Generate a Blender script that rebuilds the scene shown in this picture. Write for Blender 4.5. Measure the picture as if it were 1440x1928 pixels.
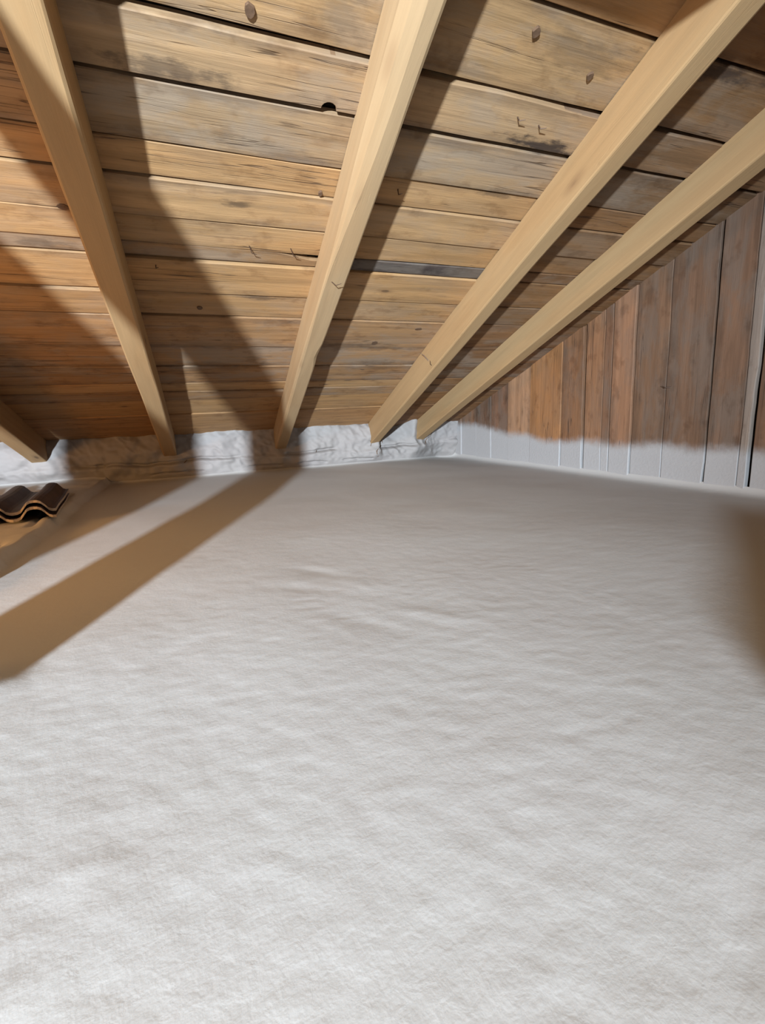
import bpy, bmesh, math, random
import numpy as np
from mathutils import Matrix, Vector

for o in list(bpy.data.objects):
    bpy.data.objects.remove(o)
SC = bpy.context.scene
COL = SC.collection
RND = random.Random(11)

# ------------------------------------------------------------------ camera
cam_d = bpy.data.cameras.new('camera')
cam = bpy.data.objects.new('camera', cam_d)
COL.objects.link(cam)
cam_d.sensor_fit = 'VERTICAL'
cam_d.sensor_height = 24.0
cam_d.sensor_width = 24.0 * 1440 / 1928
cam_d.lens = 24.0 * 866.0 / 1928
cam_d.clip_start = 0.01
R_ = Vector((0.93162953, -0.36062573, -0.04489429))
U_ = Vector((0.11487152, 0.17502429, 0.97783998))
F_ = Vector((0.34477666, 0.91614168, -0.20448343))
cam.matrix_world = Matrix(((R_.x, U_.x, -F_.x, 0), (R_.y, U_.y, -F_.y, 0), (R_.z, U_.z, -F_.z, 0.5), (0, 0, 0, 1)))
SC.camera = cam

# ------------------------------------------------------------------ world, lamps, exposure
w = bpy.data.worlds.new('world')
SC.world = w
w.use_nodes = True
w.node_tree.nodes['Background'].inputs[0].default_value = (0.5, 0.6, 0.8, 1)
w.node_tree.nodes['Background'].inputs[1].default_value = 0.0
SC.view_settings.view_transform = 'Standard'
SC.view_settings.look = 'None'
SC.view_settings.gamma = 1.0
SC.view_settings.use_curve_mapping = False
SC.view_settings.exposure = 0.0


key = bpy.data.lights.new('work_light', 'SPOT')      # white work lamp standing far behind on the left, aimed down the loft
key.energy = 5900
key.color = (0.685, 0.805, 0.93)
key.shadow_soft_size = 0.07
key.spot_size = math.radians(80)
key.spot_blend = 0.85
ko = bpy.data.objects.new('work_light', key)
ko.location = (-2.27, -3.6, 0.90)
ko.rotation_euler = (Vector((-0.90, 3.0, 0.80)) - Vector(ko.location)).to_track_quat('-Z', 'Y').to_euler()
ko.scale = (1.0, 0.90, 1.0)        # wide flat beam
COL.objects.link(ko)
warm = bpy.data.lights.new('warm_lamp', 'SPOT')         # warm lamp at the far left
warm.energy = 96
warm.color = (1.0, 0.48, 0.13)
warm.shadow_soft_size = 0.20
warm.spot_size = math.radians(104)
warm.spot_blend = 0.6
wo = bpy.data.objects.new('warm_lamp', warm)
wo.location = (-2.40, 1.80, 0.55)
wo.rotation_euler = (Vector((-0.6, 2.64, 0.60)) - Vector(wo.location)).to_track_quat('-Z', 'Y').to_euler()
COL.objects.link(wo)

# ------------------------------------------------------------------ numbers of the place (metres)
TAN = 0.3697991993
ANG = math.atan(TAN)
CA, SA = math.cos(ANG), math.sin(ANG)
YK, Z0, XG = 4.8147, 0.30634, 2.6557
XL, YB = -3.6, -4.5


def roof_z(y):
    return Z0 + TAN * (YK - y)


def sstep(a, b, x):
    t = np.clip((x - a) / (b - a), 0, 1)
    return t * t * (3 - 2 * t)


_rng = np.random.RandomState(5)
_TAB = _rng.rand(512, 512)


def vnoise(x, y, seed=0):
    x = x + seed * 17.31
    y = y + seed * 9.73
    xi = np.floor(x).astype(int)
    yi = np.floor(y).astype(int)
    fx, fy = x - xi, y - yi
    fx = fx * fx * fx * (fx * (fx * 6 - 15) + 10)
    fy = fy * fy * fy * (fy * (fy * 6 - 15) + 10)
    a = _TAB[xi % 512, yi % 512]
    b = _TAB[(xi + 1) % 512, yi % 512]
    c = _TAB[xi % 512, (yi + 1) % 512]
    d = _TAB[(xi + 1) % 512, (yi + 1) % 512]
    return (a * (1 - fx) + b * fx) * (1 - fy) + (c * (1 - fx) + d * fx) * fy - 0.5


def fbm(x, y, seed=0, n=3):
    r, amp = 0, 1.0
    for i in range(n):
        r = r + amp * vnoise(x * 2 ** i * 1.03, y * 2 ** i * 0.97, seed + i)
        amp *= 0.5
    return r


# ------------------------------------------------------------------ materials
class NT:
    def __init__(s, name):
        s.m = bpy.data.materials.new(name)
        s.m.use_nodes = True
        s.t = s.m.node_tree
        s.b = s.t.nodes['Principled BSDF']

    def n(s, typ, **k):
        nd = s.t.nodes.new(typ)
        for a, v in k.items():
            setattr(nd, a, v)
        return nd

    def put(s, v, sock):
        if isinstance(v, bpy.types.NodeSocket):
            s.t.links.new(v, sock)
        elif isinstance(v, (tuple, list)) and len(v) == 3 and sock.type == 'RGBA':
            sock.default_value = (*v, 1)
        else:
            sock.default_value = v

    def math(s, op, a, b=0.0, c=0.0, clamp=False):
        nd = s.n('ShaderNodeMath', operation=op, use_clamp=clamp)
        for i, v in enumerate((a, b, c)):
            s.put(v, nd.inputs[i])
        return nd.outputs[0]

    def vmul(s, a, v):
        nd = s.n('ShaderNodeVectorMath', operation='MULTIPLY')
        s.put(a, nd.inputs[0])
        s.put(v, nd.inputs[1])
        return nd.outputs[0]

    def vadd(s, a, v):
        nd = s.n('ShaderNodeVectorMath', operation='ADD')
        s.put(a, nd.inputs[0])
        s.put(v, nd.inputs[1])
        return nd.outputs[0]

    def noise(s, vec, scale, detail=4, rough=0.55, dist=0.0):
        nd = s.n('ShaderNodeTexNoise')
        s.put(vec, nd.inputs['Vector'])
        nd.inputs['Scale'].default_value = scale
        nd.inputs['Detail'].default_value = detail
        nd.inputs['Roughness'].default_value = rough
        nd.inputs['Distortion'].default_value = dist
        return nd.outputs[0]

    def map(s, v, a, b, c=0.0, d=1.0):
        nd = s.n('ShaderNodeMapRange', interpolation_type='SMOOTHSTEP')
        s.put(v, nd.inputs[0])
        for i, q in enumerate((a, b, c, d)):
            s.put(q, nd.inputs[i + 1])
        return nd.outputs[0]

    def mix(s, f, a, b, mode='MIX'):
        nd = s.n('ShaderNodeMix', data_type='RGBA', blend_type=mode)
        s.put(f, nd.inputs['Factor'])
        s.put(a, nd.inputs[6])
        s.put(b, nd.inputs[7])
        return nd.outputs[2]

    def bump(s, h, strength, dist, normal=None):
        nd = s.n('ShaderNodeBump')
        nd.inputs['Strength'].default_value = strength
        nd.inputs['Distance'].default_value = dist
        s.put(h, nd.inputs['Height'])
        if normal is not None:
            s.t.links.new(normal, nd.inputs['Normal'])
        return nd.outputs[0]

    def done(s, color, rough=0.7, normal=None, spec=0.3):
        s.put(color, s.b.inputs['Base Color'])
        s.put(rough, s.b.inputs['Roughness'])
        s.b.inputs['Specular IOR Level'].default_value = spec
        if normal is not None:
            s.t.links.new(normal, s.b.inputs['Normal'])
        return s.m


def wood_material(name, weather=True, overspray=False, smooth=False, grey=(0.255, 0.205, 0.16)):
    """Sawn softwood; colour from the object's own colour, its alpha is how weathered grey the piece is."""
    k = NT(name)
    oi = k.n('ShaderNodeObjectInfo')
    tc = k.n('ShaderNodeTexCoord')
    off = k.n('ShaderNodeCombineXYZ')
    k.put(k.math('MULTIPLY', oi.outputs['Random'], 37.0), off.inputs[0])
    k.put(k.math('MULTIPLY', oi.outputs['Random'], 91.0), off.inputs[1])
    k.put(k.math('MULTIPLY', oi.outputs['Random'], 53.0), off.inputs[2])
    P = k.vadd(tc.outputs['Object'], off.outputs[0])
    grain = k.noise(k.vmul(P, (1.3, 22.0, 22.0)), 1.0, 5, 0.6, 0.6)
    fine = k.noise(k.vmul(P, (7.0, 160.0, 160.0)), 1.0, 3, 0.6)
    blot = k.noise(k.vmul(P, (2.6, 7.0, 7.0)), 1.0, 5, 0.65, 0.4)
    blot2 = k.noise(k.vmul(P, (1.1, 6.0, 6.0)), 1.0, 4, 0.6)
    col = oi.outputs['Color']
    gain = k.math('ADD', k.math('MULTIPLY', k.map(grain, 0.3, 0.7), 0.34 if not smooth else 0.12), 0.80 if not smooth else 0.93)
    gain = k.math('MULTIPLY', gain, k.math('ADD', k.math('MULTIPLY', fine, 0.30 if not smooth else 0.12), 0.85 if not smooth else 0.94))
    gv = k.n('ShaderNodeCombineXYZ')
    for i in range(3):
        k.put(gain, gv.inputs[i])
    c = k.mix(1.0, col, gv.outputs[0], 'MULTIPLY')
    warm = k.map(blot2, 0.45, 0.68)
    c = k.mix(k.math('MULTIPLY', warm, 0.12 if overspray else 0.22), c, k.mix(1.0, c, (0.92, 0.72, 0.52), 'MULTIPLY'))
    if weather:
        gr = k.math('MULTIPLY', k.map(blot, 0.42, 0.62), oi.outputs['Alpha'])
        c = k.mix(k.math('MULTIPLY', gr, 0.75), c, grey)
        sm = k.noise(k.vmul(P, (1.6, 13.0, 13.0)), 1.0, 6, 0.7, 0.8)
        c = k.mix(k.math('MULTIPLY', k.map(sm, 0.60, 0.74), k.math('ADD', k.math('MULTIPLY', oi.outputs['Alpha'], 0.6), 0.25)), c, (0.075, 0.045, 0.03))
        # dirt and old water stain along the sawn edges and in blotches
        at = k.n('ShaderNodeAttribute', attribute_name='mid')
        en = k.noise(k.vmul(P, (4.5, 9.0, 9.0)), 1.0, 5, 0.65)
        edge = k.math('MULTIPLY', k.map(k.math('ADD', at.outputs['Fac'], k.math('MULTIPLY', k.math('SUBTRACT', en, 0.5), 1.6)), 0.42, -0.05), k.math('ADD', k.math('MULTIPLY', oi.outputs['Alpha'], 0.42), 0.10))
        c = k.mix(edge, c, (0.085, 0.052, 0.034))
        bl = k.noise(k.vmul(P, (7.0, 11.0, 11.0)), 1.0, 4, 0.6)
        c = k.mix(k.math('MULTIPLY', k.map(bl, 0.54, 0.68), 0.42), c, k.mix(1.0, c, (0.50, 0.42, 0.36), 'MULTIPLY'))
    # old soot and water marks at their own places on the roof boards
    if weather and not overspray:
        ge0 = k.n('ShaderNodeNewGeometry')
        for (sx_, sy_, rx_, ry_, st_) in ((1.33, 1.632, 0.19, 0.034, 0.9), (0.04, 1.622, 0.20, 0.034, 0.6), (0.22, 2.045, 0.07, 0.022, 0.6), (1.28, 1.86, 0.12, 0.02, 0.5), (1.75, 1.30, 0.3, 0.03, 0.7),
                                          (1.25, 1.36, 0.24, 0.07, 0.30), (0.50, 1.42, 0.14, 0.07, 0.30), (0.35, 2.60, 0.12, 0.02, 0.5), (-0.5, 2.33, 0.12, 0.03, 0.4), (1.0, 3.03, 0.3, 0.03, 0.4)):
            dv = k.vmul(k.vadd(ge0.outputs['Position'], (-sx_, -sy_, 0)), (1 / rx_, 1 / ry_, 0))
            ln = k.n('ShaderNodeVectorMath', operation='LENGTH')
            k.put(dv, ln.inputs[0])
            sn = k.noise(k.vmul(ge0.outputs['Position'], (14.0, 40.0, 0)), 1.0, 5, 0.65)
            mk = k.map(k.math('ADD', ln.outputs['Value'], k.math('MULTIPLY', k.math('SUBTRACT', sn, 0.5), 2.6)), 1.1, 0.25)
            c = k.mix(k.math('MULTIPLY', mk, st_), c, (0.028, 0.020, 0.018))
    # knots
    vo = k.n('ShaderNodeTexVoronoi', feature='F1')
    k.put(k.vmul(P, (3.4, 7.5, 0.4) if not smooth else (2.2, 6.0, 6.0)), vo.inputs['Vector'])
    vo.inputs['Scale'].default_value = 1.0
    rsel = k.n('ShaderNodeSeparateColor')
    k.put(vo.outputs['Color'], rsel.inputs[0])
    sel = k.math('GREATER_THAN', rsel.outputs[0], 0.62)
    knot = k.math('MULTIPLY', k.map(vo.outputs['Distance'], 0.10, 0.055), sel)
    halo = k.math('MULTIPLY', k.map(vo.outputs['Distance'], 0.22, 0.06), sel)
    c = k.mix(k.math('MULTIPLY', halo, 0.45), c, (0.20, 0.11, 0.055))
    c = k.mix(k.math('MULTIPLY', knot, 0.6), c, (0.075, 0.042, 0.025))
    # drying checks: thin lines along the grain
    ck = k.noise(k.vmul(P, (0.9, 34.0, 34.0)), 1.0, 2, 0.4, 0.5)
    line = k.map(k.math('ABSOLUTE', k.math('SUBTRACT', ck, 0.5)), 0.012, 0.003)
    lm = k.map(blot2, 0.50, 0.60)
    ckf = k.math('MULTIPLY', line, lm)
    c = k.mix(k.math('MULTIPLY', ckf, 0.0 if smooth else 0.7), c, (0.05, 0.03, 0.02))
    h = k.math('SUBTRACT', k.math('ADD', k.math('MULTIPLY', grain, 0.8), k.math('MULTIPLY', fine, 0.3)), k.math('MULTIPLY', ckf, 0.8))
    rough = 0.72
    if overspray:
        ge = k.n('ShaderNodeNewGeometry')
        sx = k.n('ShaderNodeSeparateXYZ')
        k.put(ge.outputs['Position'], sx.inputs[0])
        n1 = k.noise(k.vmul(ge.outputs['Position'], (0, 2.3, 0.6)), 1.0, 3, 0.5)
        n2 = k.noise(ge.outputs['Position'], 22.0, 4, 0.6)
        thr = k.math('ADD', k.math('MULTIPLY', k.math('SUBTRACT', n1, 0.5), 0.12), 0.235)
        thr = k.math('ADD', thr, k.math('MULTIPLY', k.map(sx.outputs[1], 2.8, 4.5), 0.13))
        thr = k.math('ADD', thr, k.math('MULTIPLY', k.math('SUBTRACT', n2, 0.5), 0.05))
        f = k.map(k.math('SUBTRACT', thr, sx.outputs[2]), -0.045, 0.045)
        c = k.mix(f, c, (0.44, 0.425, 0.415))
        foamh = k.noise(ge.outputs['Position'], 60.0, 3, 0.5)
        h = k.math('ADD', k.math('MULTIPLY', h, k.math('SUBTRACT', 1.0, f)), k.math('MULTIPLY', f, k.math('MULTIPLY', foamh, 0.6)))
    nrm = k.bump(h, 0.5 if not smooth else 0.2, 0.006)
    return k.done(c, rough, nrm, 0.25)


def foam_material(name, FOAM_A, FOAM_B):
    k = NT(name)
    ge = k.n('ShaderNodeNewGeometry')
    P = ge.outputs['Position']
    a = k.noise(P, 75.0, 3, 0.55, 0.3)
    b = k.noise(P, 190.0, 3, 0.5)
    big = k.noise(P, 3.0, 3, 0.5)
    h = k.math('ADD', a, k.math('MULTIPLY', b, 0.4))
    col = k.mix(k.map(big, 0.35, 0.65), FOAM_A, FOAM_B)
    sp = k.n('ShaderNodeTexVoronoi', feature='F1')
    k.put(P, sp.inputs['Vector'])
    sp.inputs['Scale'].default_value = 16.0
    rs = k.n('ShaderNodeSeparateColor')
    k.put(sp.outputs['Color'], rs.inputs[0])
    speck = k.math('MULTIPLY', k.map(sp.outputs['Distance'], 0.04, 0.02), k.math('GREATER_THAN', rs.outputs[1], 0.96))
    col = k.mix(k.math('MULTIPLY', speck, 0.6), col, (0.38, 0.32, 0.22))
    nrm = k.bump(h, 0.085, 0.005)
    return k.done(col, 0.75, nrm, 0.25)


def plain(name, color, rough=0.7, metal=0.0, nscale=30.0, var=0.25):
    k = NT(name)
    tc = k.n('ShaderNodeTexCoord')
    n = k.noise(tc.outputs['Object'], nscale, 4)
    c2 = tuple(v * (1 - var) for v in color)
    col = k.mix(k.map(n, 0.35, 0.65), c2, color)
    k.b.inputs['Metallic'].default_value = metal
    return k.done(col, rough, k.bump(n, 0.2, 0.003), 0.3)


M_PLANK = wood_material('weathered_sawn_boards', grey=(0.27, 0.222, 0.172))
M_GABLE = wood_material('weathered_gable_boards', overspray=True, grey=(0.18, 0.14, 0.11))
M_RAFTER = wood_material('planed_pale_timber', weather=False, smooth=True)
M_FOAM = foam_material('sprayed_white_foam', (0.555, 0.53, 0.50), (0.56, 0.54, 0.51))
M_FOAM2 = foam_material('dimmed_eave_foam', (0.315, 0.288, 0.272), (0.32, 0.296, 0.277))  # same foam in a darker colour, offsetting the lamp's strong light on the eave
M_DARK = plain('dark_roof_underlay', (0.03, 0.022, 0.018), 0.9)
M_NAIL = plain('rusty_nail', (0.10, 0.06, 0.04), 0.5, 0.6)
M_KNOT = plain('dark_knot', (0.13, 0.075, 0.043), 0.6, 0, 90)
M_SHEET = plain('brown_sheet_face', (0.075, 0.05, 0.048), 0.5, 0, 14, 0.35)
M_EDGE = plain('pale_cut_edge', (0.55, 0.46, 0.38), 0.8, 0, 60)
M_CRACK = plain('aged_crack', (0.17, 0.10, 0.055), 0.9, 0, 60)


# ------------------------------------------------------------------ helpers
def link(name, me, parent=None, mw=None):
    o = bpy.data.objects.new(name, me)
    COL.objects.link(o)
    if parent is not None:
        o.parent = parent
    if mw is not None:
        o.matrix_world = mw
    return o


def mesh_of(name, verts, faces, mats, smooth=False, fmat=None):
    me = bpy.data.meshes.new(name)
    me.from_pydata([tuple(v) for v in verts], [], faces)
    for m in (mats if isinstance(mats, (list, tuple)) else [mats]):
        me.materials.append(m)
    if fmat is not None:
        me.polygons.foreach_set('material_index', fmat)
    if smooth:
        me.polygons.foreach_set('use_smooth', [True] * len(me.polygons))
    me.update()
    return me


def tag(o, label, cat, group=None):
    o['label'] = label
    o['category'] = cat
    if group:
        o['group'] = group
    return o


def loft(rings, closed=True, caps=True):
    """verts, faces from a list of equally long rings"""
    n = len(rings[0])
    V = [v for r in rings for v in r]
    Fc = []
    for i in range(len(rings) - 1):
        for j in range(n if closed else n - 1):
            a, b = i * n + j, i * n + (j + 1) % n
            Fc.append((a, b, b + n, a + n))
    if caps and closed:
        Fc.append(tuple(range(n - 1, -1, -1)))
        Fc.append(tuple((len(rings) - 1) * n + j for j in range(n)))
    return V, Fc


def tube(points, radii, seg=8):
    rings = []
    pts = [Vector(p) for p in points]
    for i, p in enumerate(pts):
        d = (pts[min(i + 1, len(pts) - 1)] - pts[max(i - 1, 0)]).normalized()
        u = d.cross(Vector((0.3, 0.2, 0.9))).normalized()
        v = d.cross(u)
        r = radii[i] if isinstance(radii, (list, tuple)) else radii
        rings.append([p + u * (r * math.cos(2 * math.pi * j / seg)) + v * (r * math.sin(2 * math.pi * j / seg)) for j in range(seg)])
    return loft(rings)


ROOF_M = Matrix(((1, 0, 0, 0), (0, -CA, -SA, YK), (0, SA, -CA, Z0), (0, 0, 0, 1)))     # local x = along eave, y = up the slope, z = down into the room
RAFT_M = Matrix(((0, 1, 0, 0), (-CA, 0, SA, YK), (SA, 0, CA, Z0), (0, 0, 0, 1)))       # local x = up the slope, y = along eave, z = out of the roof


def box_geo(x0, x1, y0, y1, z0, z1, bev=0.004):
    bm = bmesh.new()
    bmesh.ops.create_cube(bm, size=1)
    for v in bm.verts:
        v.co = Vector(((x0 + x1) / 2 + v.co.x * (x1 - x0), (y0 + y1) / 2 + v.co.y * (y1 - y0), (z0 + z1) / 2 + v.co.z * (z1 - z0)))
    if bev:
        bmesh.ops.bevel(bm, geom=bm.edges[:], offset=bev, segments=1, affect='EDGES')
    return bm


def bm_obj(name, bm, mat, parent=None, mw=None):
    me = bpy.data.meshes.new(name)
    bm.to_mesh(me)
    bm.free()
    me.materials.append(mat)
    return link(name, me, parent, mw)


# ------------------------------------------------------------------ floor: sprayed foam, one undulating skin
def axis(parts):
    a = []
    for x0, x1, d in parts:
        n = max(1, int(round((x1 - x0) / d)))
        a += list(np.linspace(x0, x1, n, endpoint=False))
    a.append(parts[-1][1])
    return np.array(a)


def foot_y(x):
    """line where the floor meets the eave foam"""
    rise = floor_rise(x, np.full_like(x, 4.5))
    y = 4.80 * (1 - rise / 0.5) + 0.012 * vnoise(x * 4, x * 0 + 3.3, 3)
    return y - 0.17 * sstep(2.45, 2.66, x)


def floor_rise(x, y):
    return 0.03 * sstep(3.0, 4.4, y) * (1 - sstep(2.0, 2.6, x))


def floor_z(x, y):
    z = floor_rise(x, y)
    z = z + 0.006 * fbm(x * 1.7, y * 1.7, 1, 2) + 0.0009 * fbm(x * 5.5 + 0.4 * y, y * 4.2, 4, 2)
    near = np.clip(1.25 - 0.28 * np.abs(y), 0.25, 1)
    z = z + near * (0.00055 * fbm(x * 15, y * 19 + 5 * x, 7, 2) + 0.0006 * fbm(x * 40 + 9 * y, y * 52 + 12 * x, 9, 2))

    def dent(cx, cy, rx, ry, d, rot=0.0):
        c, s = math.cos(rot), math.sin(rot)
        u = ((x - cx) * c + (y - cy) * s) / rx
        v = (-(x - cx) * s + (y - cy) * c) / ry
        return 0.14 * d * np.exp(-(u * u + v * v))
    for a in ((0.49, 0.49, 0.025, 0.012, -0.006), (-0.205, 0.50, 0.03, 0.022, -0.008), (-0.24, 0.455, 0.05, 0.015, -0.005, 0.4),
              (0.30, 1.46, 0.10, 0.03, -0.015, -0.9), (0.21, 1.33, 0.09, 0.03, -0.014, -0.7), (0.32, 1.02, 0.14, 0.03, -0.010, -1.0),
              (0.49, 0.99, 0.10, 0.03, 0.010, -0.9), (0.42, 1.25, 0.09, 0.05, 0.010, -0.8), (-0.11, 1.06, 0.08, 0.04, -0.008, 0.5), (0.42, 0.20, 0.10, 0.02, -0.007, 0.5)):
        z = z + dent(*a)
    # fillets where the foam climbs the gable boards and the eave
    z = z + 0.045 * np.exp(-np.clip(XG - x, 0, 9) / 0.022) + 0.03 * np.exp(-np.clip(foot_y(x) - y, 0, 9) / 0.03)
    # the raised, broken-edged bed on the left where the roofing sheets lie
    ex = -0.775 + 0.03 * fbm(y * 6, y * 0 + 1.7, 14, 3) - 0.04 * sstep(2.6, 3.6, y)
    led = sstep(ex + 0.018, ex - 0.012, x) * sstep(1.62, 1.70, y)
    z = z + led * (0.052 + 0.010 * fbm(x * 9, y * 9, 15, 2) - 0.022 * np.exp(-((x - ex + 0.075 + 0.03 * vnoise(y * 7, y * 0, 25)) / 0.012) ** 2) * sstep(-.2, .1, vnoise(y * 5, y * 0, 26)))
    # foam mound round the foot of the post
    z = z + 0.035 * np.exp(-(((x + 0.475) / 0.045) ** 2 + ((y - 1.08) / 0.07) ** 2)) * (1 + 0.5 * vnoise(x * 14, y * 14, 21))
    return z


xs = axis([(XL, -1.2, 0.06), (-1.2, -0.4, 0.014), (-0.4, 1.0, 0.008), (1.0, 2.3, 0.02), (2.3, 2.62, 0.016), (2.62, XG, 0.006)])
ys = axis([(YB, 0.0, 0.08), (0.0, 0.15, 0.02), (0.15, 1.3, 0.0075), (1.3, 2.2, 0.012), (2.2, 4.4, 0.026), (4.4, 4.9, 0.02)])
X, Y = np.meshgrid(xs, ys, indexing='ij')
Z = floor_z(X, Y)
Vf = np.stack([X, Y, Z], -1).reshape(-1, 3)
ny = len(ys)
idx = np.arange(len(xs) * ny).reshape(len(xs), ny)
Ff = np.stack([idx[:-1, :-1], idx[1:, :-1], idx[1:, 1:], idx[:-1, 1:]], -1).reshape(-1, 4)
floor = link('floor', mesh_of('floor', Vf.tolist(), Ff.tolist(), M_FOAM, True))
floor['kind'] = 'structure'

# ------------------------------------------------------------------ eave: foam packed under the roof edge
xs2 = axis([(XL, -1.7, 0.06), (-1.7, XG, 0.010)])
tt = np.linspace(0, 1, 90)
X2, T2 = np.meshgrid(xs2, tt, indexing='ij')
yb = foot_y(X2)
ytop = 4.50 + 0.03 * fbm(X2 * 3, X2 * 0, 31, 2) + 0.06 * sstep(2.3, 2.65, X2) + 0.22 * sstep(1.66, 1.72, X2) * sstep(2.10, 1.74, X2) - 0.07 * np.exp(-((X2 - 2.07) / 0.05) ** 2)
zb = floor_z(X2[:, :1], yb[:, :1]) - 0.03
zt = roof_z(ytop) + 0.012
Zc = zb + (zt - zb) * T2
belly = np.sin(np.pi * np.clip(T2, 0, 1)) ** 0.8
Yc = yb + (ytop - yb) * T2 ** 1.1 - belly * (0.05 + 0.07 * fbm(X2 * 2.2, Zc * 3, 33, 2))
lumps = 0.040 * fbm(X2 * 7, Zc * 8, 35, 3) + 0.028 * np.abs(fbm(X2 * 11 + Zc * 6, Zc * 9, 37, 2))
zl = 0.20 + 0.07 * vnoise(X2 * 2.6, X2 * 0, 39) + 0.025 * vnoise(X2 * 9, X2 * 0, 40)
crease = 0.030 * np.exp(-((Zc - zl) / 0.014) ** 2) * sstep(-0.02, 0.15, vnoise(X2 * 2.3, X2 * 0, 41)) - 0.022 * sstep(0.01, -0.03, Zc - zl)
zl2 = 0.085 + 0.02 * vnoise(X2 * 5, X2 * 0, 43) + 0.01 * vnoise(X2 * 17, X2 * 0, 45)
seam = 0.028 * np.exp(-((Zc - zl2) / 0.009) ** 2) * (X2 < 1.6) * sstep(0.0, 0.12, vnoise(X2 * 7, X2 * 0, 44))
Yc = Yc + (lumps + crease + seam) * np.clip(T2 * 5, 0.1, 1)
RX = (-1.2407, -0.2865, 0.6848, 1.6240, 2.1526)
for rx in RX:      # foam hugs each rafter foot
    Yc = Yc - 0.035 * np.exp(-((X2 - rx) / 0.10) ** 2) * np.exp(-((Zc - 0.16) / 0.07) ** 2)
Ve = np.stack([X2, Yc, Zc], -1).reshape(-1, 3)
n2 = len(tt)
idx = np.arange(len(xs2) * n2).reshape(len(xs2), n2)
Fe = np.stack([idx[:-1, :-1], idx[1:, :-1], idx[1:, 1:], idx[:-1, 1:]], -1).reshape(-1, 4)
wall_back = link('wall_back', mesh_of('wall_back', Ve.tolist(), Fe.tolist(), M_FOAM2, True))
wall_back['kind'] = 'structure'
EAVE = (xs2, tt, Yc, Zc)


def eave_y(x, z):
    i = int(np.argmin(np.abs(xs2 - x)))
    return float(np.interp(z, Zc[i], Yc[i]))


def eave_hit(px, py):
    """where the sight line through a photo point meets the eave foam -> (x, z)"""
    d = R_ * ((px - 720) / 866.0) - U_ * ((py - 964) / 866.0) + F_
    y = 4.45
    for _ in range(12):
        t = y / d.y
        y = 0.5 * y + 0.5 * eave_y(d.x * t, 0.5 + d.z * t)
    t = y / d.y
    return d.x * t, 0.5 + d.z * t


# splits in the foam beside the rafter feet
def crack(pts, wd, proud=0.004):
    rings = []
    for i, (x, z) in enumerate(pts):
        y = eave_y(x, z) - proud
        ww = wd * (0.35 + 0.65 * math.sin(math.pi * (i + 0.6) / (len(pts) + 0.2))) * RND.uniform(0.7, 1.2)
        rings.append([(x - ww, y + 0.006, z), (x, y, z + 0.001), (x + ww, y + 0.006, z), (x, y + 0.02, z)])
    v, f = loft(rings)
    link('crack', mesh_of('crack', v, f, M_CRACK), wall_back)


for pts, wd in (([(692, 830), (702, 829), (711, 827), (716, 825)], 0.005), ([(716, 825), (720, 832), (717, 839), (712, 845), (709, 849), (710, 855), (711, 861)], 0.008),
                ([(697, 830), (699, 835), (698, 840)], 0.004), ([(714, 846), (715, 853), (712, 860)], 0.005),
                ([(787, 821), (794, 816), (802, 811), (808, 812), (814, 812)], 0.006), ([(814, 812), (810, 821), (804, 825), (801, 830), (801, 835), (802, 840)], 0.008),
                ([(352, 866), (347, 871), (344, 875)], 0.005), ([(594, 842), (596, 848), (595, 852)], 0.004)):
    pts = [eave_hit(*q) for q in pts]
    crack(pts, wd)

# ------------------------------------------------------------------ roof boarding
ceil_v = [(XL, YB, roof_z(YB) + 0.05), (XG + 0.1, YB, roof_z(YB) + 0.05), (XG + 0.1, 5.0, roof_z(5.0) + 0.05), (XL, 5.0, roof_z(5.0) + 0.05)]
cv = ceil_v + [(a, b, c + 0.03) for a, b, c in ceil_v]
ceiling = link('ceiling', mesh_of('ceiling', cv, [(3, 2, 1, 0), (4, 5, 6, 7), (0, 1, 5, 4), (1, 2, 6, 5), (2, 3, 7, 6), (3, 0, 4, 7)], M_DARK))
ceiling['kind'] = 'structure'

# joints between boards: (y, gap)
seams = [(4.80, .004), (4.44, .006), (4.06, .006), (3.79, .005), (3.65, .010), (3.53, .006), (3.302, .006), (3.06, .005), (2.768, .008), (2.585, .009), (2.365, .008),
         (2.284, .005), (2.146, .005), (1.975, .006), (1.850, .005), (1.658, .014), (1.496, .012), (1.273, .010)]
y = 1.273
while y > YB + 0.2:
    y -= RND.uniform(0.14, 0.24)
    seams.append((y, 0.006))
seams.append((YB, .004))
# colour of each row from the eave up (linear), weathering
ROWC = [((0.363, 0.200, 0.085), .2), ((0.396, 0.215, 0.088), .1), ((0.396, 0.223, 0.091), .15), ((0.310, 0.178, 0.082), .5), ((0.396, 0.230, 0.100), .2), ((0.327, 0.185, 0.085), .7), ((0.363, 0.207, 0.097), .8), ((0.354, 0.200, 0.091), .5), ((0.370, 0.215, 0.095), .35), ((0.388, 0.223, 0.095), .25), ((0.310, 0.178, 0.082), .6), ((0.406, 0.237, 0.103), .25), ((0.396, 0.237, 0.109), .35), ((0.414, 0.241, 0.106), .15), ((0.345, 0.226, 0.122), 0.65), ((0.363, 0.230, 0.118), 0.5), ((0.379, 0.230, 0.106), 0.45)]


def set_mid(me, per):
    a = me.attributes.new('mid', 'FLOAT', 'POINT')
    a.data.foreach_set('value', per)


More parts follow.
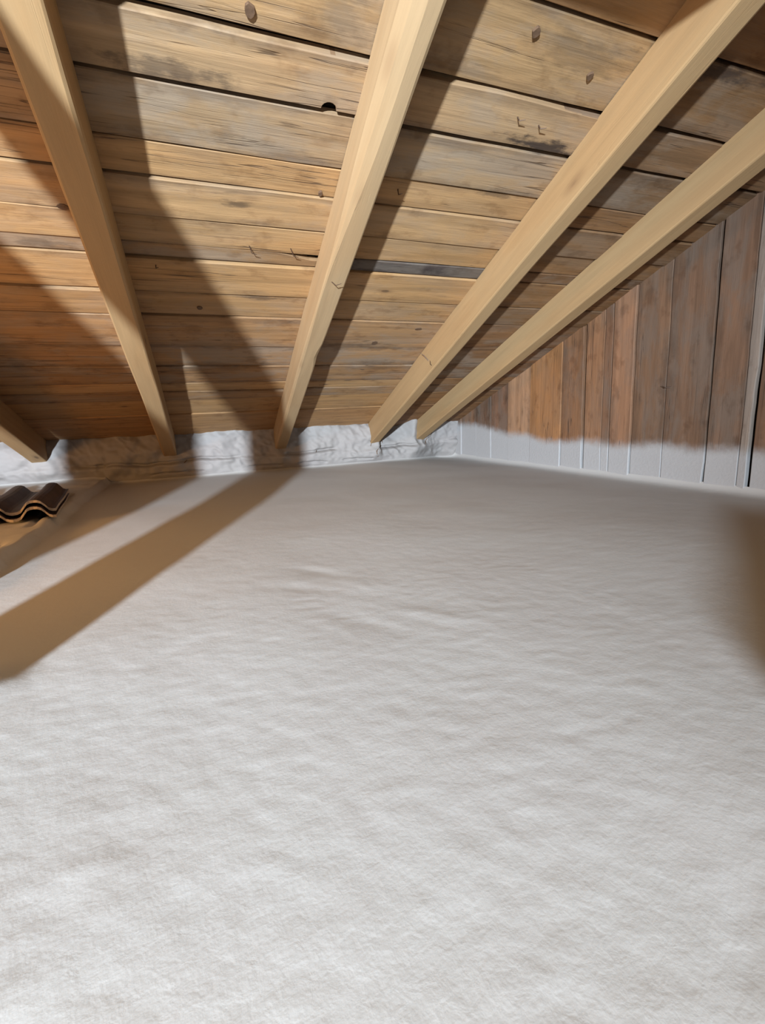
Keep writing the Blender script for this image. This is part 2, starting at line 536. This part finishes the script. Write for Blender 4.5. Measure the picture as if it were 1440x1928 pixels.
def plank(x0, x1, v0, v1, color, alpha, g0, g1, seed, notch=None, proud=0.0, thin=0.025, taper=None):
    """board on the roof: local x along the eave, y up the slope; uneven sawn edges"""
    st = list(np.arange(x0, x1, 0.16)) + [x1]
    if notch:
        cx, rr = notch
        st += [cx - rr * 1.05] + [cx - rr * math.cos(a) for a in np.linspace(0, math.pi, 9)] + [cx + rr * 1.05]
    st = sorted(set(round(s, 5) for s in st))
    cxm, cvm = (x0 + x1) / 2, (v0 + v1) / 2
    sxa = np.array(st)
    e0 = v0 + g0 / 2 + 0.006 * fbm(sxa * 2.2, sxa * 0, seed, 2) - 0.001
    e1 = v1 - g1 / 2 + 0.006 * fbm(sxa * 2.4, sxa * 0, seed + 40, 2) + 0.001
    if taper:
        e1 = e1 - taper[2] * sstep(taper[0], taper[1], sxa)
    bow = 0.003 * fbm(sxa * 1.1, sxa * 0, seed + 80, 1)
    rings = []
    for s, a, b, w_ in zip(st, e0, e1, bow):
        if notch and abs(s - notch[0]) < notch[1]:
            a = a + math.sqrt(max(0, notch[1] ** 2 - (s - notch[0]) ** 2)) * 0.9
        zf = proud + w_
        c = 0.003
        rings.append([(s - cxm, a - cvm, -thin), (s - cxm, a - cvm, zf - c), (s - cxm, a + c - cvm, zf), (s - cxm, (a + b) / 2 - cvm, zf), (s - cxm, b - c - cvm, zf), (s - cxm, b - cvm, zf - c), (s - cxm, b - cvm, -thin)])
    v, f = loft(rings)
    me = mesh_of('plank', v, f, M_PLANK)
    set_mid(me, [0, 0, 0, 1, 0, 0, 0] * len(rings))
    o = link('plank', me, ceiling, ROOF_M @ Matrix.Translation((cxm, cvm, 0)))
    o.color = (*color, alpha)
    return o


for i in range(len(seams) - 1):
    (ya, ga), (ybd, gb) = seams[i], seams[i + 1]
    v0, v1 = (YK - ya) / CA, (YK - ybd) / CA
    base, al = ROWC[i] if i < len(ROWC) else (RND.choice(ROWC)[0], RND.uniform(.2, .7))
    cuts = [XL, XG + 0.005]
    if i in (3, 4, 10, 14, 7, 1):
        cuts = [XL, 0.685, XG + 0.005]
    elif i in (6, 9, 12, 16):
        cuts = [XL, -0.29, XG + 0.005]
    elif i in (2, 8, 11):
        cuts = [XL, -0.29, 1.62, XG + 0.005]
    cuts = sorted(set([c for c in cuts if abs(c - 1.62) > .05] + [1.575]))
    for j in range(len(cuts) - 1):
        k = RND.uniform(0.92, 1.07)
        col = tuple(c * k for c in base)
        a2, b2, va, vb, tp = al, gb, v0, v1, None
        if cuts[j] > 1.5:           # weaker light by the gable, painted in as a darker board colour
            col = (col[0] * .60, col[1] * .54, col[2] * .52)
        if i == 10 and j == 1:      # tarred strip
            col, a2 = (.060, .045, .040), .5
        if i == 10 and j == 0:
            tp = (0.44, 0.47, 0.035)
        if i == 3 and j == 0:
            tp = (0.0, 0.62, 0.028)
        if i == 3 and j == 1:       # joint lies a little lower in the next bay
            vb = vb - 0.0
        if i == 4 and j == 1:
            va, vb = (YK - 3.60) / CA - 0.055, (YK - 3.585) / CA + 0.05
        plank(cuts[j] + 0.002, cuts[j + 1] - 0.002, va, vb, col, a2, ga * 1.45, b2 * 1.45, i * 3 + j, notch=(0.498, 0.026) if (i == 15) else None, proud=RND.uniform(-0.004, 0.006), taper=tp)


def roof_pt(x, y, dz=0.0):
    return Vector((x, y, roof_z(y))) + Vector((0, -SA, -CA)) * dz


# loose knots
def knot_disc(x, y, rx, ry):
    v, f = [], []
    n = 10
    for j in range(n):
        a = 2 * math.pi * j / n
        k = RND.uniform(0.85, 1.15)
        v.append((rx * k * math.cos(a), ry * k * math.sin(a), 0.0045))
    for j in range(n):
        v.append((v[j][0] * 1.05, v[j][1] * 1.05, -0.004))
    f.append(tuple(range(n)))
    for j in range(n):
        f.append((j, n + j, n + (j + 1) % n, (j + 1) % n))
    link('knot', mesh_of('knot', v, f, M_KNOT), ceiling, ROOF_M @ Matrix.Translation((x, (YK - y) / CA, 0)))


for a in ((0.241, 1.453, .012, .016), (0.538, 1.957, .008, .010), (-0.378, 2.14, .020, .012), (1.129, 3.003, .020, .022), (1.059, 1.335, .012, .014), (0.06, 2.70, .014, .013), (1.37, 2.835, .022, .012),
          (1.33, 1.40, .010, .012), (0.30, 2.90, .009, .008)):
    knot_disc(*a)


# bent nails and splinters poking through the boarding
def nail(base, tip, bend, parent, r=0.0022):
    b, t = Vector(base), Vector(tip)
    m = (b + t) / 2 + Vector(bend)
    b2 = b - (m - b).normalized() * 0.012
    v, f = tube([b2, b, m, t], [r, r, r * 0.9, r * 0.4], 6)
    c = Vector(base)
    link('nail', mesh_of('nail', [Vector(q) - c for q in v], f, M_NAIL), parent, Matrix.Translation(c))


for x, y, dx, dy, L in ((0.287, 2.262, .03, .015, .022), (0.468, 2.258, .035, .02, .022), (-0.106, 2.404, .01, -.03, .020), (1.159, 1.556, .022, -.02, .018), (1.259, 1.567, .022, -.02, .018), (0.844, 1.899, .008, -.025, .02),
                        (1.80, 2.90, -.02, .02, .03)):
    b = roof_pt(x, y, 0.002)
    nail(b, b + Vector((dx, dy, -L)), (-.006, .004, -L * .4), ceiling)

# ------------------------------------------------------------------ gable wall boards
wr_v = []
for x in (XG + 0.045, XG + 0.075):
    wr_v += [(x, YB, -0.1), (x, 5.0, -0.1), (x, 5.0, roof_z(5.0) + 0.02), (x, YB, roof_z(YB) + 0.02)]
wall_right = link('wall_right', mesh_of('wall_right', wr_v, [(0, 1, 2, 3), (7, 6, 5, 4), (0, 4, 5, 1), (1, 5, 6, 2), (2, 6, 7, 3), (3, 7, 4, 0)], M_DARK))
wall_right['kind'] = 'structure'
GB = [(4.90, .004), (4.48, .006), (4.185, .006), (3.917, .008), (3.645, .005), (3.332, .006), (2.955, .007), (2.725, .026), (2.552, .004), (2.482, .010), (2.305, .009), (2.072, .006), (1.803, .013), (1.622, .005), (1.565, .020)]
y = 1.565
while y > YB + 0.3:
    y -= RND.uniform(.17, .26)
    GB.append((y, .007))
GB.append((YB, .004))
GC = [((0.230, 0.126, 0.071), .8), ((0.249, 0.133, 0.074), .7), ((0.157, 0.087, 0.052), .9), ((0.221, 0.114, 0.065), .7), ((0.414, 0.226, 0.121), .3), ((0.369, 0.173, 0.069), .25), ((0.249, 0.123, 0.060), .5), ((0.304, 0.153, 0.077), .35), ((0.221, 0.116, 0.065), .6), ((0.332, 0.173, 0.095), .4), ((0.219, 0.123, 0.071), .7), ((0.204, 0.117, 0.071), .8), ((0.212, 0.121, 0.074), .8), ((.36, .295, .245), .1), ((0.219, 0.121, 0.071), .6)]
GABLE_M = Matrix(((0, 0, -1, XG), (0, 1, 0, 0), (1, 0, 0, 0), (0, 0, 0, 1)))      # local x = up, y = along the wall, z = into the room
for i in range(len(GB) - 1):
    (ya, ga), (ybd, gb) = GB[i], GB[i + 1]
    y1, y0 = ya - ga / 2, ybd + gb / 2
    zt0, zt1 = roof_z(y0) + 0.03, roof_z(y1) + 0.03
    ym = (y0 + y1) / 2
    z00 = -0.08
    proud = RND.uniform(-0.004, 0.006)
    tilt = RND.uniform(-0.003, 0.003)
    N = 26
    rings = []
    lean = 0.012 * (ym < 3)
    for q in range(N + 1):
        t = q / N
        za, zb_ = z00 + (zt0 - z00) * t, z00 + (zt1 - z00) * t
        wv = 0.012 if gb > .012 else 0.005
        e0 = y0 + wv * float(fbm(np.array(za * 5.0), np.array(0.0), 60 + i, 3)) + lean * (za - 0.6)
        e1 = y1 + 0.004 * float(fbm(np.array(zb_ * 5.0), np.array(0.0), 60 + i - 1, 3)) + lean * (zb_ - 0.6)
        c = 0.003
        rings.append([(za, e0 - ym, -0.024), (za, e0 - ym, proud - c), (za, e0 + c - ym, proud + tilt), ((za + zb_) / 2, (e0 + e1) / 2 - ym, proud), (zb_, e1 - c - ym, proud - tilt), (zb_, e1 - ym, proud - c), (zb_, e1 - ym, -0.024)])
    v, f = loft(rings)
    f = [tuple(reversed(q)) for q in f]
    me = mesh_of('board', v, f, M_GABLE)
    set_mid(me, [0, 0, 0, 1, 0, 0, 0] * len(rings))
    o = link('board', me, wall_right, GABLE_M @ Matrix.Translation((0, ym, 0)))
    base, al = GC[i] if i < len(GC) else (RND.choice(GC)[0], .6)
    o.color = (*base, al)
b = Vector((XG - 0.002, 2.04, 0.59))
nail(b, b + Vector((-0.02, 0.045, 0.012)), (-0.012, 0, -0.006), wall_right, 0.003)

# the rest of the loft, behind and to the left of the view
for nm, vs in (('wall_left', [(XL, YB, -0.1), (XL, 5.0, -0.1), (XL, 5.0, roof_z(5.0) + .05), (XL, YB, roof_z(YB) + .05)]),
               ('wall_front', [(XL, YB, -0.1), (XL, YB, roof_z(YB) + .05), (XG + .1, YB, roof_z(YB) + .05), (XG + .1, YB, -0.1)])):
    ctr = Vector((-0.03, 0, 0)) if nm == 'wall_left' else Vector((0, -0.03, 0))
    vv = [Vector(q) for q in vs]
    vv += [q + ctr for q in vv]
    o = link(nm, mesh_of(nm, vv, [(0, 1, 2, 3), (7, 6, 5, 4), (0, 4, 5, 1), (1, 5, 6, 2), (2, 6, 7, 3), (3, 7, 4, 0)], M_GABLE))
    o.color = (.27, .19, .125, .6)
    o['kind'] = 'structure'

# ------------------------------------------------------------------ rafters
RAF = [  # x at eave, drift per metre, width, depth, depth loss per metre, label
    (-1.2407, .0033, .1125, .1816, .0025, 'rafter at the far left, only its dark-sided foot above the white foam in view'),
    (-.2865, .0058, .1080, .1848, .0066, 'left rafter with orange-lit underside and narrow shaded side, left of the notched plank'),
    (.6848, -.0147, .1023, .1807, .0102, 'middle rafter with rounded waney lower edge, right beside the notched plank'),
    (1.6310, -.0312, .0980, .2050, .0133, 'second rafter from the gable wall, shadow across its top, foot above split foam'),
    (2.1526, .0118, .1002, .1779, .0068, 'rafter nearest the vertical gable boards, with small round knots on its side'),
]
RAF_OBJ = []
for i, (xe, dr, wd, dp, ls, lab) in enumerate(RAF):
    s0, s1 = 0.03, (YK - YB) / CA - 0.03
    st = np.arange(s0, s1 + 0.04, 0.08)
    c0 = 0.008
    ch_l = c0 + 0.012 * np.clip(fbm(st * 1.3, st * 0, 90 + i, 2) + (.25 if i == 2 else -.05), 0, 1)
    ch_r = c0 + 0.010 * np.clip(fbm(st * 1.6, st * 0, 120 + i, 2), 0, 1)
    if i == 2:
        ch_l = ch_l + 0.035 * sstep(2.6, 3.6, st)
        ch_r = ch_r + 0.020 * np.exp(-((st - 2.05) / 0.10) ** 2)
    if i == 3:
        ch_r = ch_r + 0.006
    wob = 0.006 * fbm(st * 0.9, st * 0, 150 + i, 2)
    wz = 0.006 * fbm(st * 1.1, st * 0, 180 + i, 2)
    rings = []
    for s, cl, crr, wb, wz_ in zip(st, ch_l, ch_r, wob, wz):
        cy = dr * s * CA + wb
        d = dp - ls * s * CA * CA + wz_
        L_, Rr = cy - wd / 2, cy + wd / 2
        rings.append([(s, L_, -0.001), (s, Rr, -0.001), (s, Rr, -d + crr), (s, Rr - crr * 0.35, -d + crr * 0.3), (s, Rr - crr, -d), (s, L_ + cl, -d), (s, L_ + cl * 0.35, -d + cl * 0.3), (s, L_, -d + cl)])
    v, f = loft(rings)
    f = [tuple(reversed(q)) for q in f]
    o = link('rafter', mesh_of('rafter', v, f, M_RAFTER), None, Matrix.Translation((xe, 0, 0)) @ RAFT_M)
    o.color = (.395, .255, .125, 0.0) if i != 2 else (.40, .272, .147, 0.0)
    tag(o, lab, 'rafter', 'sloping roof rafters')
    RAF_OBJ.append(o)
bpy.context.view_layer.update()


def raf_pt(i, y, side, q):
    """point on rafter i: side -1 left face, 0 bottom; q fraction across/down"""
    xe, dr, wd, dp, ls, _ = RAF[i]
    s = (YK - y) / CA
    d = dp - ls * s * CA * CA
    cx = xe + dr * s * CA
    if side == 0:
        return Vector((cx + (q - .5) * wd, y, roof_z(y))) + Vector((0, -SA, -CA)) * d
    return Vector((cx - wd / 2, y, roof_z(y))) + Vector((0, -SA, -CA)) * (d * q)


p = raf_pt(2, 2.25, 0, .35)
nail(p, p + Vector((0.035, -0.03, -0.012)), (-.004, .004, -.010), RAF_OBJ[2], .0022)
p = raf_pt(3, 3.05, -1, .55)
nail(p, p + Vector((-0.045, 0.02, 0.05)), (-.004, 0, .008), RAF_OBJ[3], .003)
nail(p + Vector((0, -.03, -.012)), p + Vector((0.01, -0.06, -0.05)), (-.012, 0, .0), RAF_OBJ[3], .003)

# ------------------------------------------------------------------ corrugated roofing sheets on the raised foam
def sheet(name, org, rot, length, nper, lift, label):
    pitch, amp, th = 0.180, 0.027, 0.014
    nx = nper * 12 + 1
    prof = []
    for q in range(nx):
        u = q / 12.0
        zz = amp * math.tanh(1.6 * math.sin(2 * math.pi * u - math.pi / 2)) / math.tanh(1.6)
        prof.append((-(nper * pitch) + u * pitch, zz + amp))
    V, Fc, Mi = [], [], []
    ny_ = 7
    for t in (0, 1):
        for k in range(ny_):
            yy = length * k / (ny_ - 1)
            for q, (px, pz) in enumerate(prof):
                V.append((px, yy + 0.004 * math.sin(q * 1.7 + k * 40), pz + t * th + 0.003 * math.sin(k * 1.3)))
    S = nx * ny_

    def at(t, k, q):
        return t * S + k * nx + q
    for k in range(ny_ - 1):
        for q in range(nx - 1):
            Fc.append((at(1, k, q), at(1, k, q + 1), at(1, k + 1, q + 1), at(1, k + 1, q)))
            Mi.append(0)
            Fc.append((at(0, k, q), at(0, k + 1, q), at(0, k + 1, q + 1), at(0, k, q + 1)))
            Mi.append(0)
    for q in range(nx - 1):
        Fc.append((at(0, 0, q), at(0, 0, q + 1), at(1, 0, q + 1), at(1, 0, q)))
        Mi.append(1)
        Fc.append((at(0, ny_ - 1, q + 1), at(0, ny_ - 1, q), at(1, ny_ - 1, q), at(1, ny_ - 1, q + 1)))
        Mi.append(1)
    for k in range(ny_ - 1):
        for q in (0, nx - 1):
            a = [at(0, k, q), at(0, k + 1, q), at(1, k + 1, q), at(1, k, q)]
            Fc.append(tuple(a if q else reversed(a)))
            Mi.append(1)
    me = mesh_of(name, V, Fc, [M_SHEET, M_EDGE], False, Mi)
    o = link(name, me, None, Matrix.Translation((org[0], org[1], lift)) @ Matrix.Rotation(rot, 4, 'Z'))
    tag(o, label, 'roofing sheet', 'corrugated sheets on the left')
    return o


sheet('corrugated_sheet', (-0.765, 2.83, 0), math.radians(9), 0.92, 4, 0.056, 'lower brown corrugated roofing sheet with pale cut edge, lying directly on the foam')
sheet('corrugated_sheet', (-0.7697, 2.8596, 0), math.radians(9), 0.88, 4, 0.086, 'upper brown corrugated roofing sheet, stacked on top of the other sheet')

# ------------------------------------------------------------------ timbers just outside the frame that shade the loft
def timber(name, p0, p1, a, b, color, label, cat, mat=M_RAFTER, rot=0.0):
    p0, p1 = Vector(p0), Vector(p1)
    L = (p1 - p0).length
    bm = box_geo(0, L, -a / 2, a / 2, -b / 2, b / 2, 0.006)
    xax = (p1 - p0).normalized()
    up = Vector((0, 0, 1)) if abs(xax.z) < 0.9 else Vector((math.sin(rot), math.cos(rot), 0))
    yax = up.cross(xax).normalized()
    zax = xax.cross(yax)
    m = Matrix(((xax.x, yax.x, zax.x, p0.x), (xax.y, yax.y, zax.y, p0.y), (xax.z, yax.z, zax.z, p0.z), (0, 0, 0, 1)))
    o = bm_obj(name, bm, mat, None, m)
    o.color = (*color, 0.0)
    if label:
        tag(o, label, cat)
    return o


timber('purlin', (XL + 0.05, 0.50, 1.605), (XG - 0.03, 0.50, 1.605), 0.10, 0.19, (.58, .40, .21), 'horizontal purlin under the rafters, resting on upright timbers', 'purlin')
timber('post', (-0.795, 0.50, -0.02), (-0.795, 0.50, 1.51), 0.245, 0.10, (.55, .38, .20), 'wide single timber post standing by the white foam mound', 'post')
ub = link('shadow_boards', None, None, Matrix.Translation((-1.41, 0.50, 0)))  # unseen boards, added and sized to cast the wide shadow on the left
tag(ub, 'three unseen upright boards added for their wide shadow, left of the single post', 'boards')
for q in (-1, 0, 1):
    o = timber('board', (q * 0.178, 0.0, -0.02), (q * 0.178, 0.0, 1.51), 0.172, 0.05, (.5, .35, .19), None, None)
    o.parent = ub
tr = link('shadow_trestle', None, None, Matrix.Translation((0.15, -0.74, 0)))  # unseen stand, added to cast the soft shadow at the right of the floor
tag(tr, 'unseen low wooden stand added behind the camera for its floor shadow', 'shadow_trestle')
ra, rb = Vector((-.254 - .15 + .08, -.985 + .74 - .08, .32)), Vector((.57 - .15 + .05, -.485 + .74 - .08, .32))
o = timber('rail', ra, rb, 0.20, 0.05, (.5, .34, .18), None, None)
o.parent = tr
for e, sgn in ((ra, 1), (ra, -1), (rb, 1), (rb, -1)):
    d = (rb - ra).normalized()
    nrm = Vector((-d.y, d.x, 0))
    q = e + d * (0.05 if e is ra else -0.05)
    o = timber('leg', q + nrm * (0.10 * sgn) + Vector((0, 0, -0.33)), q + nrm * (0.02 * sgn) + Vector((0, 0, -0.02)), 0.035, 0.035, (.5, .34, .18), None, None)
    o.parent = tr
